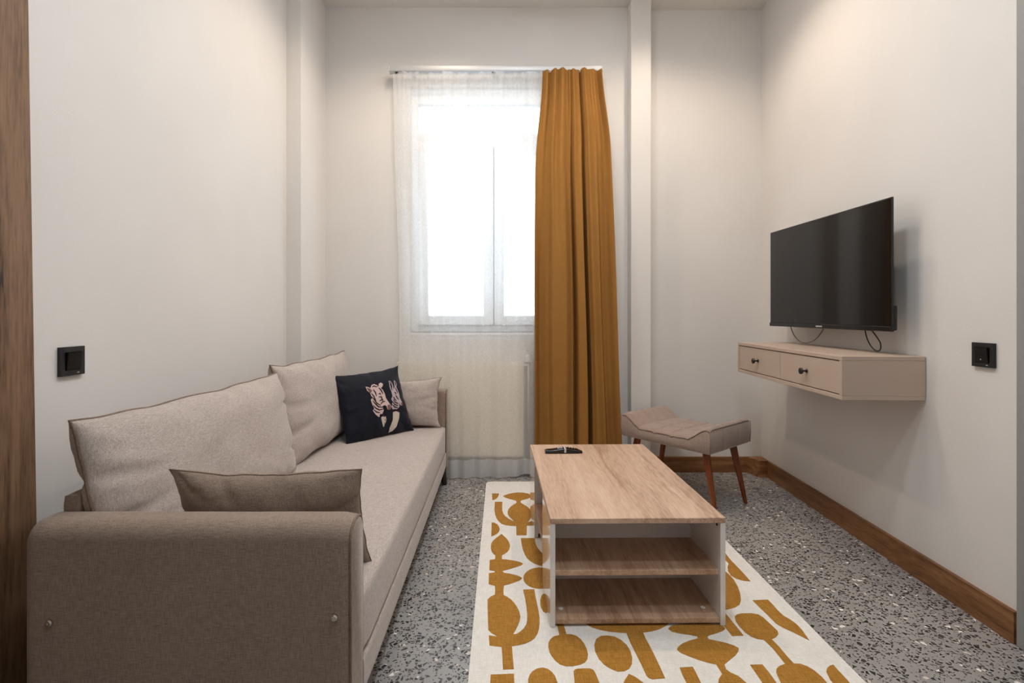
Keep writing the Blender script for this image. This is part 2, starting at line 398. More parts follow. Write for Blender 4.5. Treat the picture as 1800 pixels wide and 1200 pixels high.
# ------------------------------------------------------------------ radiator, rail, curtains
rad = thing('radiator', 'cream flat panel radiator under the window behind the sheer curtain', 'radiator', (-.28, YB, .13))
RWD, RHT = .425, .635
obj('front_panel', box(-RWD, RWD, -.075, -.060, 0, RHT, bev=.006), RADW, rad)
obj('back_panel', box(-RWD, RWD, -.025, -.012, 0.005, RHT-.005, bev=.005), RADW, rad)
bm = bmesh.new()
for k in range(34):
    x = -RWD+.02+k*(2*RWD-.04)/33; bx(bm, x-.002, x+.002, -.060, -.025, .02, RHT-.02)
o = obj('convector_fins', bm, RADW, rad); o['kind'] = 'stuff'
bm = box(-RWD, RWD, -.074, -.014, RHT-.004, RHT+.004, bev=.002); obj('top_grille', bm, RADW, rad)
for s in (-1, 1): obj('side_cover', box(s*RWD-.003, s*RWD+.003, -.075, -.012, 0, RHT, bev=.001, seg=1), RADW, rad)
for s in (-.3, .3): obj('wall_bracket', box(s-.015, s+.015, -.014, 0, .05, RHT-.05), RADW, rad)
bm = tube(bmesh.new(), [(RWD, -.04, RHT-.02), (RWD+.035, -.04, RHT-.02)], .009)
lathe(bm, [(.012, 0), (.02, .004), (.02, .045), (.014, .055)], Matrix.Translation((RWD+.035, -.04, RHT+.0)), 16)
obj('radiator_valve', bm, WHITE, rad, True, angle=40)
obj('supply_pipe', tube(bmesh.new(), [(RWD+.035, -.04, RHT+.005), (RWD+.035, -.04, -.128)], .007), RADW, rad, True)

RAILY = 3.43; RZ = 2.728
rail = thing('curtain_rail', 'slim aluminium curtain rail fixed above the window', 'curtain rail', (0, RAILY, RZ))
bm = box(-.75, .668, -.028, .028, -.019, .019, bev=.006)
obj('rail_profile', bm, ALU, rad if False else rail, True, angle=40)
for s in (-.751, .669): obj('end_cap', box(s-.003, s+.003, -.03, .03, -.02, .02, bev=.002), ALU, rail)
for x in (-.6, -.05, .55): obj('rail_bracket', box(x-.012, x+.012, .026, YB-RAILY, -.012, .012), ALU, rail)
for x in (-.70, -.052): obj('rail_glider', box(x-.012, x+.012, -.012, .006, -.026, -.019, bev=.002), BLACK, rail)

def sheet(name, fx, nu, nv, mat, parent=None, thick=0, smooth=True):
    bm = bmesh.new(); g = [[bm.verts.new(fx(i/nu, j/nv)) for j in range(nv+1)] for i in range(nu+1)]
    for i in range(nu):
        for j in range(nv): bm.faces.new((g[i][j], g[i+1][j], g[i+1][j+1], g[i][j+1]))
    o = obj(name, bm, mat, parent, smooth)
    if thick:
        m = o.modifiers.new('thickness', 'SOLIDIFY'); m.thickness = thick; m.offset = 0
    return o
sh = thing('sheer_curtain', 'white sheer voile curtain hanging in front of the bright window', 'curtain', (-.2, 3.415, 0))
HEM = .125
def sheer_pt(u, z):
    f = z/2.71                                   # 0 floor .. 1 rail
    x0 = -.69-.045*sstep(.35, 1, f); x1 = .30
    x = x0+(x1-x0)*u+.010*math.sin(9*u+2*f)
    a = .012-.006*sstep(.8, 1.0, f)
    y = a*math.sin(u*62+1.2*math.sin(4*u))+.008*math.sin(u*23+1+1.5*f)
    y += .006*math.sin(u*140)*sstep(.85, 1, f)
    y -= .010*(1-f)*math.sin(5*u+.5)
    zz = z+(.012*math.sin(u*7+1) if z < .01 else 0)*1.0
    return Vector((x+.2, y-.002+.012*(f-.5), max(.004, zz+.008*(1+math.sin(u*7+1))*(1-min(1, z/HEM)))))
sheet('voile', lambda u, v: sheer_pt(u, HEM+v*(2.707-HEM)), 260, 60, SHEER, sh)
sheet('hem', lambda u, v: sheer_pt(u, v*HEM), 260, 4, SHEERHEM, sh)

mu = thing('mustard_curtain', 'heavy mustard yellow curtain gathered at the right of the window', 'curtain', (.47, 3.325, 0))
FOLDS = [(.00, .010), (.07, .030), (.17, .004), (.22, -.040), (.36, -.044), (.45, -.010), (.475, .034), (.52, -.026), (.60, -.030), (.635, .050), (.665, -.020), (.70, -.048), (.79, -.034), (.83, .004), (.90, .016), (1.0, -.006)]
def fold(s):
    for (a, ya), (b, yb) in zip(FOLDS, FOLDS[1:]):
        if s <= b: return ya+(yb-ya)*sstep(0, 1, (s-a)/(b-a))
    return FOLDS[-1][1]
def must_pt(u, v):
    z = .012+v*(2.709-.012); f = 1-v
    k = sstep(0, .55, f)
    x0 = .272-.045*sstep(0, .25, f)-.02*f; x1 = .66+.035*sstep(0, .2, f)+.095*f
    y = fold(u)*(.45+1.0*k)+(1-k)*.015*math.sin(u*2*math.pi*7+.6+2.2*math.sin(u*5))
    y += .004*noise.noise(Vector((u*6, z*1.6, 3)))
    x = x0+(x1-x0)*u+.006*math.sin(z*3+u*9)*f
    return Vector((x-.47, y+.062*v*v, z))
sheet('drape', must_pt, 220, 70, MUST, mu, .003)
for k in range(7):
    u = .12+k*.125; p = must_pt(u, 1)
    bm = bmesh.new(); tube(bm, [Vector((p.x+.007*math.cos(a), 0.068, 2.703+.007*math.sin(a))) for a in [2*math.pi*q/14 for q in range(14)]], .002, 6, True)
    obj('curtain_hook', bm, WHITE, mu, True)

# ------------------------------------------------------------------ rug
def fl(px, py, z=0):
    """photo pixel -> metres on the floor"""
    y = (H-z)*900/(py-550); return ((px-882)/900*y, y)
RT = .010
rug = thing('area_rug', 'cream wool rug with ochre cut-out shapes under the coffee table', 'rug', (.485, 2.3, 0))
RX0, RX1, RY0, RY1 = -.100, 1.075, 1.30, 3.315
poly = []
for cx, cy, a0 in ((RX1-.03, RY1-.03, 0), (RX0+.03, RY1-.03, 90), (RX0+.03, RY0+.03, 180), (RX1-.03, RY0+.03, 270)):
    for k in range(7):
        a = R(a0+15*k); poly.append((cx+.03*math.cos(a)-.485, cy+.03*math.sin(a)-2.3))
bm = prism(bmesh.new(), poly, .0005, RT)
bmesh.ops.bevel(bm, geom=[e for e in bm.edges if all(v.co.z > RT-.001 for v in e.verts)], offset=.004, segments=2, affect='EDGES')
obj('pile', bm, RUGW, rug, True, angle=40)
A = lambda *q: [(820+.15*x, 840+.15*y) for x, y in q]
B = lambda *q: [(830+x/6, 1000+y/6) for x, y in q]
D = lambda *q: [(1040+x*.27778, 960+y*.27778) for x, y in q]
E_ = lambda cx, cy, rx, ry: [(cx+rx*math.cos(2*math.pi*k/28), cy+ry*math.sin(2*math.pi*k/28)) for k in range(28)]
MOTIFS = [
 A((300,182),(380,182),(378,200),(370,220),(350,242),(325,254),(302,258)),
 A((428,213),(455,200),(490,188),(540,177),(600,170),(660,172),(715,182),(755,197),(775,211),(755,226),(715,242),(670,254),(640,263),(632,278),(640,295),(670,312),(710,335),(745,368),(768,410),(765,440),(745,480),(715,520),(760,507),(830,488),(870,470),(900,430),(910,380),(910,285),(985,285),(985,400),(965,460),(925,510),(870,545),(790,556),(708,558),(705,670),(585,672),(583,562),(520,560),(455,552),(410,535),(375,505),(350,468),(335,420),(327,370),(333,280),(420,280),(417,340),(420,385),(433,420),(455,448),(490,475),(530,498),(560,510),(530,480),(500,450),(483,420),(482,395),(495,362),(520,335),(555,310),(580,297),(588,280),(580,265),(530,252),(480,238),(450,226)),
 A((295,520),(330,526),(360,542),(380,568),(389,600),(380,630),(355,655),(325,672),(290,685)),
 A((410,656),(435,678),(465,705),(490,735),(507,775),(510,800),(500,838),(480,865),(450,888),(418,903),(415,930),(415,952),(470,956),(540,966),(600,978),(645,992),(662,1005),(645,1022),(600,1038),(530,1060),(470,1077),(430,1086),(420,1096),(440,1106))
 + B((330,40),(400,50),(460,64),(505,80),(527,97),(505,118),(450,140),(390,160),(335,174),(330,225),(332,275),(370,294),(410,322),(445,358),(475,405),(497,450),(508,500),(503,540),(485,590),(460,640),(432,690),(465,686),(505,662),(545,625),(570,585),(580,540),(580,480),(572,400),(560,320),(537,218),(655,213),(668,290),(685,370),(700,440),(710,510),(711,570),(705,630),(690,680),(660,728),(620,760),(560,786),(490,803),(420,814),(428,930),(440,1055),(325,1060),(318,930),(310,820),(245,815),(182,805),(176,700),(225,708),(268,712),(240,695),(200,672),(170,640),(166,540),(163,430),(162,322),(195,292),(240,270),(243,225),(240,176),(205,168),(174,158),(176,45),(235,36))
 + A((330,1103),(332,1092),(300,1085),(268,1080),(272,962),(335,952),(338,905),(315,888),(297,865),(286,830),(285,800),(292,765),(312,735),(345,705),(380,680)),
 A((637,705),(800,705),(803,745),(815,785),(838,825),(870,865),(905,892),(945,905),(955,1045),(900,1035),(845,1020),(790,1000),(745,972),(710,940),(685,900),(662,845),(645,770)),
 E_(948, 1016, 28, 18.5),
 B((750,260),(730,285),(718,325),(718,370),(728,410),(748,445),(780,467),(803,440),(810,380),(803,320),(780,275)),
 B((860,480),(930,480),(965,590),(995,688),(1050,690),(1100,705),(1145,740),(1180,785),(1207,840),(1222,900),(1215,950),(1190,985),(1140,1008),(1060,1025),(985,1025),(925,1005),(875,965),(840,920),(815,875),(802,820),(805,775),(828,737),(865,710),(920,697),(895,590)),
 D((60,567),(100,565),(145,572),(185,592),(222,625),(245,662),(257,705),(255,745),(238,775),(205,791),(165,793),(120,775),(80,750),(45,712),(22,665),(16,625),(28,588)),
 D((-70,420),(-60,460),(-40,490),(0,512),(50,528),(110,540),(170,546),(220,549),(245,610),(280,680),(315,750),(345,815),(360,833),(385,842),(465,835),(440,780),(405,705),(370,635),(340,580),(326,546),(380,538),(430,524),(475,500),(505,470),(520,430)),
 D((484,522),(500,506),(540,496),(620,488),(720,486),(800,494),(838,510),(846,522),(830,536),(790,550),(748,562),(733,572),(740,588),(790,598),(850,612),(900,628),(930,645),(930,662),(910,690),(880,715),(840,748),(852,780),(880,800),(930,822),(980,866),(1040,930),(1020,990),(800,990),(795,900),(805,840),(826,808),(805,775),(788,748),(740,738),(680,720),(620,698),(565,675),(540,655),(546,638),(575,615),(620,597),(672,583),(668,570),(620,560),(560,552),(510,541)),
 D((640,155),(840,155),(870,178),(900,212),(925,255),(940,300),(945,340),(937,368),(910,386),(870,397),(832,404),(860,440),(905,495),(962,565),(890,568),(850,520),(815,470),(760,405),(700,390),(650,340)),
 D((640,-120),(680,-125),(760,-60),(835,28),(870,75),(890,98),(930,138),(970,182),(1005,222),(960,218),(915,205),(882,185),(862,155),(860,130),(868,110),(815,55),(740,-25)),
 D((1018,342),(1115,338),(1145,368),(1180,408),(1215,440),(1260,466),(1295,492),(1330,528),(1378,596),(1330,572),(1270,542),(1210,515),(1165,488),(1110,432),(1060,385)),
 D((905,445),(920,432),(950,425),(1010,424),(1055,432),(1085,450),(1115,478),(1150,510),(1176,535),(1182,555),(1168,574),(1140,588),(1190,640),(1240,700),(1280,742),(1320,744),(1365,760),(1410,787),(1460,830),(1520,900),(1560,990),(1300,1000),(1240,930),(1190,850),(1168,800),(1170,775),(1190,757),(1225,745),(1190,700),(1145,645),(1090,592),(1050,587),(1010,572),(970,545),(935,507),(912,475)),
 D((1002,750),(1080,748),(1120,795),(1160,850),(1250,980),(1150,985),(1085,870),(1040,805)),
 D((1485,795),(1490,770),(1510,755),(1530,750),(1560,785),(1610,838),(1720,960),(1640,980),(1560,900),(1510,845)),
 D((557,768),(640,763),(660,800),(690,862),(740,960),(660,965),(600,864),(575,815)),
 D((235,808),(275,826),(325,862),(380,920),(350,1000),(200,1000),(190,900),(208,850)),
 B((1070,1078),(1085,1060),(1110,1053),(1180,1050),(1240,1050),(1275,1063),(1293,1085),(1312,1130),(1345,1210),(1400,1330),(1100,1330),(1080,1200)),
 B((590,1165),(605,1120),(635,1080),(680,1052),(740,1040),(795,1053),(840,1085),(875,1130),(900,1200),(905,1290),(860,1360),(740,1390),(640,1360),(590,1290)),
 B((195,1115),(440,1105),(445,1200),(452,1340),(185,1340),(190,1210)),
]
def inset_clip(p):
    return (max(RX0+.006, min(RX1-.006, p[0])), max(RY0+.006, p[1]))
for q in MOTIFS:
    pts = [inset_clip(fl(x, y, RT)) for x, y in q]
    obj('woven_motif', prism(bmesh.new(), [(x-.485, y-2.3) for x, y in pts], RT-.002, RT+.0012), RUGO, rug)
# shapes of the far half that the table covers from here
for cx, cy, rx, ry in ((.52, 3.02, .10, .12), (.80, 2.95, .13, .07), (.62, 2.6, .07, .15), (.40, 2.45, .09, .09), (.90, 2.62, .06, .12)):
    obj('woven_motif', prism(bmesh.new(), [(cx-.485+rx*math.cos(2*math.pi*k/24), cy-2.3+ry*math.sin(2*math.pi*k/24)) for k in range(24)], RT-.002, RT+.0012), RUGO, rug)

# ------------------------------------------------------------------ coffee table (two open compartments, one facing each end)
TW, TL_, TH = .612, 1.0, .388
tab = thing('coffee_table', 'low oak-topped coffee table with white sides and open shelves', 'coffee table', (.467, 2.278, RT+.0015), R(.8))
hz = TH-RT-.0015; hw, hl = TW/2, TL_/2
top = obj('table_top', box(-hw, hw, -hl, hl, hz-.019, hz, bev=.0015, seg=1), OAK, tab)
CD = .29                                                # compartment depth
for y0, y1, bk in ((-hl+.001, -hl+.001+CD, 1), (hl-.001-CD, hl-.001, -1)):
    for s in (-1, 1):
        x0, x1 = (-hw, -hw+.018) if s < 0 else (hw-.018, hw)
        p = obj('side_panel', box(x0, x1, y0, y1, 0, hz-.0195, bev=.001, seg=1), GLOSSW, tab)
        if bk == 1 and s > 0:
            obj('cam_lock', lathe(bmesh.new(), [(.006, 0), (.006, .0015)], Matrix.Translation((x0-.0008, y0+.03, hz-.035)) @ Matrix.Rotation(R(90), 4, 'Y'), 12), DARK, p)
    yb = y1-.016 if bk == 1 else y0
    obj('back_panel', box(-hw+.018, hw-.018, yb, yb+.016, .02, hz-.0195), GLOSSW, tab)
    ys0, ys1 = (y0+.012, yb) if bk == 1 else (yb+.016, y1-.012)
    bs = obj('bottom_shelf', box(-hw+.0185, hw-.0185, ys0-.008*bk*(bk > 0), ys1, .008, .026, bev=.001, seg=1), OAKD, tab)
    if bk == 1:
        for x in (-hw+.045, hw-.052):
            obj('screw_cap', lathe(bmesh.new(), [(.0085, 0), (.0085, .001), (.007, .002)], Matrix.Translation((x, ys0+.055, .026)), 16), WHITE, bs, True, angle=40)
obj('middle_shelf', box(-hw+.0185, hw-.0185, -hl+.016, -hl+CD-.012, .170, .188, bev=.001, seg=1), OAKD, tab)
obj('middle_shelf', box(-hw+.0185, hw-.0185, hl-CD+.008, hl-.016, .170, .188, bev=.001, seg=1), OAKD, tab)
obj('centre_shelf', box(-hw+.001, hw-.001, -hl+CD+.007, hl-CD-.007, .150, .168, bev=.001, seg=1), OAKD, tab)

# remote control: humped black body with a silver band and buttons
rc = thing('remote_control', 'black television remote with silver buttons lying on the coffee table', 'remote control', (.315, 2.612, TH+.0005), R(1.5))
bm = bmesh.new(); L = .19; secs = []
for k in range(25):
    u = k/24; x = -L/2+L*u
    h = (.017+.009*math.exp(-((u-.5)/.22)**2))*(1-.55*sstep(.86, 1, u))*(1-.25*sstep(.06, 0, u))
    wd = .023*(1-.35*sstep(.85, 1, u)**2)*(1-.12*sstep(.08, 0, u))
    ring = []
    for q in range(16):
        a = 2*math.pi*q/16; c, s = math.cos(a), math.sin(a)
        ring.append(bm.verts.new((x, wd*math.copysign(abs(c)**.5, c), h*(.5+.5*math.copysign(abs(s)**.5, s)))))
    secs.append(ring)
for a, b in zip(secs, secs[1:]):
    for q in range(16): bm.faces.new((a[q], a[(q+1) % 16], b[(q+1) % 16], b[q]))
bm.faces.new(secs[0][::-1]); bm.faces.new(secs[-1])
obj('casing', bm, BLACKG, rc, True, angle=50)
obj('silver_band', box(.000, .011, -.0245, .020, .004, .0272, bev=.003), SILVER, rc)
for k in range(3):
    for j in range(2): obj('button', lathe(bmesh.new(), [(.0035, 0), (.0035, .004), (.0025, .005)], Matrix.Translation((-.028+k*.009, -.010+j*.014, .0215+k*.0008)), 10), SILVER, rc, True, angle=40)
for k in range(4):
    for j in range(3): obj('button', lathe(bmesh.new(), [(.003, 0), (.003, .0035)], Matrix.Translation((.024+k*.014, -.012+j*.012, .0225-k*.0022)), 10), BLACK, rc)

# ------------------------------------------------------------------ sofa
SX0, SX1, SY0, SY1 = -1.127, -.355, 1.205, 3.383
AT, AH = .115, .602
sofa = thing('sofa', 'long greige linen sofa bed with low square arms along the left wall', 'sofa', (0, 0, 0))
sofa.location = ((SX0+SX1)/2, (SY0+SY1)/2, 0); so = sofa.location
def sb(name, bm, mat, parent=sofa, smooth=True, angle=50):
    bmesh.ops.translate(bm, verts=bm.verts, vec=-so); return obj(name, bm, mat, parent, smooth, angle=angle)
def soft_box(x0, x1, y0, y1, z0, z1, bev, puff=.006, cuts=10, wr=.0015):
    bm = box(x0, x1, y0, y1, z0, z1)
    bmesh.ops.subdivide_edges(bm, edges=bm.edges[:], cuts=cuts, use_grid_fill=True)
    c = Vector(((x0+x1)/2, (y0+y1)/2, (z0+z1)/2)); hs = Vector((x1-x0, y1-y0, z1-z0))/2
    for v in bm.verts:
        d = v.co-c
        q = [max(-1, min(1, d[i]/hs[i])) for i in range(3)]
        inner = Vector([max(-(hs[i]-bev), min(hs[i]-bev, d[i])) for i in range(3)])
        off = d-inner
        if off.length > 1e-6:
            # keep faces flat, round the edges
            n_ax = sum(abs(off[i]) > 1e-6 for i in range(3))
            if n_ax > 1: off = off.normalized()*bev
        p = inner+off
        for i in range(3):
            if abs(q[i]) > .999:
                o1, o2 = [j for j in range(3) if j != i]
                p[i] += math.copysign(puff*(1-q[o1]**2)*(1-q[o2]**2), d[i])
        p += Vector((0, 0, 1))*wr*noise.noise((c+d)*9)
        v.co = c+p
    return bm
def rounded_profile_arm(y0, y1, z0, z1, r, x0, x1):
    """arm: flat ends in x, rounded upper edges along its length"""
    prof = [(y0, z0)]
    for k in range(9):
        a = math.pi-math.pi/2*k/8; prof.append((y0+r+r*math.cos(a), z1-r+r*math.sin(a)))
    for k in range(9):
        a = math.pi/2-math.pi/2*k/8; prof.append((y1-r+r*math.cos(a), z1-r+r*math.sin(a)))
    prof.append((y1, z0))
    bm = bmesh.new(); xs = [x0, x0+.006, x0+.02]+[x0+(x1-x0)*k/20 for k in range(1, 20)]+[x1-.008, x1]
    rows = []
    for x in sorted(xs):
        e = min(x-x0, x1-x); sh_ = .010*(1-min(1, e/.02))**2
        cy, cz = (y0+y1)/2, (z0+z1)/2
        rows.append([bm.verts.new((x, y+(sh_ if y < cy else -sh_), z-(sh_ if z > cz else 0)+.0012*noise.noise(Vector((x*6, y*8, z*6))))) for y, z in prof])
    n = len(prof)
    for a, b in zip(rows, rows[1:]):
        for k in range(n): bm.faces.new((a[k], a[(k+1) % n], b[(k+1) % n], b[k]))
    bm.faces.new(rows[0][::-1]); bm.faces.new(rows[-1]); return bm, prof
for y0, near in ((SY0, True), (SY1-AT+.01, False)):
    y1 = y0+(AT if near else AT-.01)
    bm, prof = rounded_profile_arm(y0, y1, .10, AH if near else AH+.004, .042 if near else .022, SX0, SX1)
    arm = sb('armrest', bm, LINEN_SHADE)
    def pp(x): return [Vector((x, y+(.006 if y < (y0+y1)/2 else -.006), z-(.006 if z > .3 else 0)))-so for y, z in prof]
    obj('piping', tube(bmesh.new(), pp(SX1-.004), .0035, 7), LINENP, arm, True)
    if near:
        for x, z in ((-1.064, .372), (-.394, .384)):
            M = Matrix.Translation(Vector((x, y0-.002, z))-so) @ Matrix.Rotation(R(90), 4, 'X')
            bl = obj('bolt', lathe(bmesh.new(), [(.0085, -.002), (.0085, .002), (.006, .005), (.003, .0055), (.0028, .003)], M, 16), CHROME, arm, True, angle=35)
iy0, iy1 = SY0+AT, SY1-AT+.01
sb('seat', soft_box(SX0+.04, SX1, iy0-.002, iy1+.002 if False else iy1, .212, .378, .022, .007, 30, .002), LINEN)
sb('base', soft_box(SX0+.02, SX1+.002, iy0-.002, iy1, .118, .212, .010, .002, 14, .0008), LINEN)
sb('backrest', soft_box(SX0, SX0+.05, iy0-.01, iy1, .20, .635, .012, .003, 16), LINEN_SHADE)
for x in (SX0+.06, SX1-.030):
    for y in (SY0+.07, SY1-.12):
        sb('leg', taper_leg(bmesh.new(), (x, y, .120), (x+(.02 if x > -.7 else -.02), y+(.0 if y < 2 else .02), .0), .027, .016), DARKW)

# ------------------------------------------------------------------ cushions
class Pillow:
    def __init__(s, w, h, tf, tb, M, pw=2.6, pinch=.05, seed=1, wr=.006, sag=0.0, ear=.02, pwb=None):
        s.pwb = pwb or pw; s.w, s.h, s.tf, s.tb, s.M, s.pw, s.pinch, s.seed, s.wr, s.sag, s.ear = w, h, tf, tb, M, pw, pinch, seed, wr, sag, ear
    def edge(s, u, v):
        # outline: mid edges drawn in, corners left as ears
        x = u*(s.w/2)*(1-s.pinch*(1-v*v)*abs(u)**1.5)
        y = v*(s.h/2)*(1-s.pinch*s.w/s.h*.7*(1-u*u)*abs(v)**1.5)
        y -= s.sag*(1-u*u)*sstep(-.2, 1, v)
        y += s.wr*.7*noise.noise(Vector((u*3.3+s.seed*2, v*2, 4))); x += s.wr*.5*noise.noise(Vector((u*2, v*3.3+s.seed, 6)))
        c = (abs(u)*abs(v))**8
        return x*(1+s.ear*c), y*(1+s.ear*c)
    def pt(s, u, v, side, lift=0):
        x, y = s.edge(u, v)
        pw = s.pw if side > 0 else s.pwb
        a = max(0, 1-abs(u)**pw); b = max(0, 1-abs(v)**pw)
        prof = (a*b)**.5
        t = s.tf if side > 0 else s.tb
        rim = (1-a*b)
        n = noise.noise(Vector((u*3.1+s.seed*7.3, v*2.7, side*1.7)))*.6+noise.noise(Vector((u*8+s.seed*3, v*7.5, side)))*.5*rim
        # creases that run in from the seam
        cr = 0
        for k in range(10):
            ang = k*2.399+s.seed; cu, cv = math.cos(ang), math.sin(ang)
            mx = max(abs(cu), abs(cv)); cu, cv = cu/mx, cv/mx
            d = (u-cu)*(-cv)+(v-cv)*cu; along = ((u-cu)**2+(v-cv)**2)**.5
            cr += math.exp(-(d/.055)**2)*math.exp(-(along/.38)**2)
        z = side*(t*prof+(s.wr*n-s.wr*1.1*min(1, cr))*min(1, prof*3))+side*lift
        z += .010*s.w*noise.noise(Vector((u*1.4+s.seed, v*1.4, 9)))
        return s.M @ Vector((x, y, z))
    def build(s, n=48, m=40):
        bm = bmesh.new(); f = lambda k, n: math.sin(math.pi/2*(2*k/n-1)) if s.pw < 6 else (2*k/n-1)
        def warp(q): return math.copysign(1-(1-abs(q))**1.6, q)
        G = {}
        for side in (1, -1):
            for i in range(n+1):
                for j in range(m+1):
                    u, v = warp(2*i/n-1), warp(2*j/m-1)
                    rim = i in (0, n) or j in (0, m)
                    if side < 0 and rim: G[side, i, j] = G[1, i, j]; continue
                    G[side, i, j] = bm.verts.new(s.pt(u, v, side))
        for side in (1, -1):
            for i in range(n):
                for j in range(m):
                    q = [G[side, i, j], G[side, i+1, j], G[side, i+1, j+1], G[side, i, j+1]]
                    bm.faces.new(q if side > 0 else q[::-1])
        return bm
    def rim(s, k=40):
        p = []
        for a, b in (((-1, -1), (1, -1)), ((1, -1), (1, 1)), ((1, 1), (-1, 1)), ((-1, 1), (-1, -1))):
            for i in range(k):
                q = i/k; p.append(s.pt(a[0]+(b[0]-a[0])*q, a[1]+(b[1]-a[1])*q, 1))
        return p
def frame(c, u, v):
    u = Vector(u).normalized(); v = Vector(v); v = (v-u*v.dot(u)).normalized(); n = u.cross(v)
    M = Matrix((u, v, n)).transposed().to_4x4(); M.translation = c; return M
def cushion(name, label, cat, base, c, u, v, w, h, tf, tb, mat, pip=None, group=None, **k):
    t = thing(name, label, cat, base, 0, group)
    P = Pillow(w, h, tf, tb, frame(Vector(c)-Vector(base), u, v), **k)
    obj('cushion_cover', P.build(), mat, t, True)
    if pip: obj('piping', tube(bmesh.new(), P.rim(), pip[1], 6, True), pip[0], t, True)
    return t, P
G1 = 'loose back cushions of the sofa'
cushion('back_cushion', 'large greige back cushion at the near end of the sofa, piped edges', 'cushion', (-1.0, 1.85, .38),
        (-1.022, 1.825, .600), (.055, 1, 0), (-.19, .0, 1), 1.06, .45, .085, .055, LINEN, (LINENP, .0045), G1, pwb=14, pw=4.0, pinch=.022, seed=1, wr=.014, ear=.012)
cushion('back_cushion', 'large greige back cushion at the window end of the sofa, behind the navy cushion', 'cushion', (-1.0, 2.84, .38),
        (-1.003, 2.835, .615), (.035, 1, 0), (-.17, .03, 1), .965, .475, .085, .055, LINEN, (LINENP, .0045), G1, pwb=12, pw=3.6, pinch=.03, seed=5, wr=.014, ear=.035)
G2 = 'small oblong bolster pillows of the sofa'
cushion('throw_pillow', 'small oblong beige pillow leaning inside the near sofa arm', 'pillow', (-.63, 1.46, .385),
        (-.635, 1.432, .528), (1, .015, 0), (0, -.36, 1), .50, .315, .068, .058, LINEN_SHADE, (LINENP, .002), G2, pw=2.6, pinch=.03, seed=2, wr=.010, sag=.010, ear=.035)
cushion('throw_pillow', 'small oblong beige pillow against the far sofa arm, half behind the navy cushion', 'pillow', (-.64, 3.23, .385),
        (-.650, 3.236, .538), (1, 0, 0), (0, .16, 1), .51, .30, .055, .045, LINEN, (LINENP, .002), G2, pw=2.4, pinch=.05, seed=8, wr=.008, sag=.012, ear=.05)
BLc, BRc, TLc, TRc = Vector((-.834, 2.81, .385)), Vector((-.545, 3.165, .385)), Vector((-.955, 2.90, .724)), Vector((-.680, 3.18, .757))
cc = (BLc+BRc+TLc+TRc)/4
nav, NP = cushion('zebra_cushion', 'navy satin cushion printed with two zebras in suits, tilted on the sofa seat', 'cushion', (cc.x, cc.y, .385),
        cc, (BRc-BLc)+(TRc-TLc), (TLc-BLc)+(TRc-BRc), .455, .40, .062, .055, NAVY, None, None, pw=2.3, pinch=.055, seed=3, wr=.007, ear=.05)
# the print: flat shapes laid on the satin
QTL, QTR, QBR, QBL = Vector((95, 310)), Vector((810, 185)), Vector((1060, 890)), Vector((300, 1060))
def q2uv(x, y):
    a, b = .5, .5
    for _ in range(12):
        p = QBL*(1-a)*(1-b)+QBR*a*(1-b)+QTL*(1-a)*b+QTR*a*b
        da = (QBR-QBL)*(1-b)+(QTR-QTL)*b; db = (QTL-QBL)*(1-a)+(QTR-QBR)*a
        r = Vector((x, y))-p; det = da.x*db.y-da.y*db.x
        a += (r.x*db.y-r.y*db.x)/det; b += (da.x*r.y-da.y*r.x)/det
    return (2*a-1)*.97-.03, 2*b-1
def print_shape(name, polys, mat, lift):
    bm = bmesh.new()
    for q in polys:
        vs_ = [bm.verts.new((*q2uv(*p), 0)) for p in q]
        bm.faces.new(vs_)
    bmesh.ops.triangulate(bm, faces=bm.faces[:])
    bmesh.ops.subdivide_edges(bm, edges=[e for e in bm.edges if e.calc_length() > .06], cuts=3, use_grid_fill=True)
    bmesh.ops.triangulate(bm, faces=bm.faces[:])
    for v in bm.verts: v.co = NP.pt(v.co.x, v.co.y, 1, lift)
    o = obj(name, bm, mat, nav, True); return o
def streak(pts, w0):
    """tapering stripe along a polyline"""
    P = [Vector(p) for p in pts]; l, r = [], []
    for i, p in enumerate(P):
        d = (P[min(i+1, len(P)-1)]-P[max(i-1, 0)]).normalized(); nrm = Vector((-d.y, d.x))
        k = w0*(.35+.65*math.sin(math.pi*(i+.4)/(len(P)-.2)))
        l.append(tuple(p+nrm*k)); r.append(tuple(p-nrm*k))
    return l+r[::-1]
ZP1 = fabric('print_rose_white', (192, 164, 160), (218, 198, 194), 500, .7, 0, .05)
ZP2 = fabric('print_mauve_white', (172, 152, 160), (202, 186, 190), 500, .7, 0, .05)
ZPB = fabric('print_black', (30, 20, 26), (44, 30, 36), 500, .7, 0, .05)
ZPR = fabric('print_rose_brown', (118, 80, 80), (142, 100, 98), 500, .7, 0, .05)
ZPC = fabric('print_cream', (200, 186, 172), (218, 206, 194), 500, .7, 0, .05)
ZPJ = fabric('print_jacket', (28, 32, 42), (36, 41, 52), 500, .6, 0, .05)
for q in ([(590,765),(560,800),(600,870),(640,930),(750,940),(745,860),(740,740),(690,715),(640,740)], [(720,700),(745,940),(800,930),(880,880),(890,780),(850,690),(790,690)]): print_shape('zebra_suit', [q], ZPJ, .0006)
print_shape('zebra_head', [[(413,438),(440,440),(468,452),(482,420),(510,408),(540,418),(558,440),(560,405),(582,390),(610,408),(603,438),(585,455),(612,478),(638,520),(650,568),(680,608),(708,642),(720,672),(712,696),(690,702),(672,690),(660,662),(636,650),(608,662),(632,700),(622,738),(600,748),(582,772),(545,742),(508,700),(520,672),(498,640),(478,582),(492,562),(472,520),(462,502),(432,486)]], ZP1, .0012)
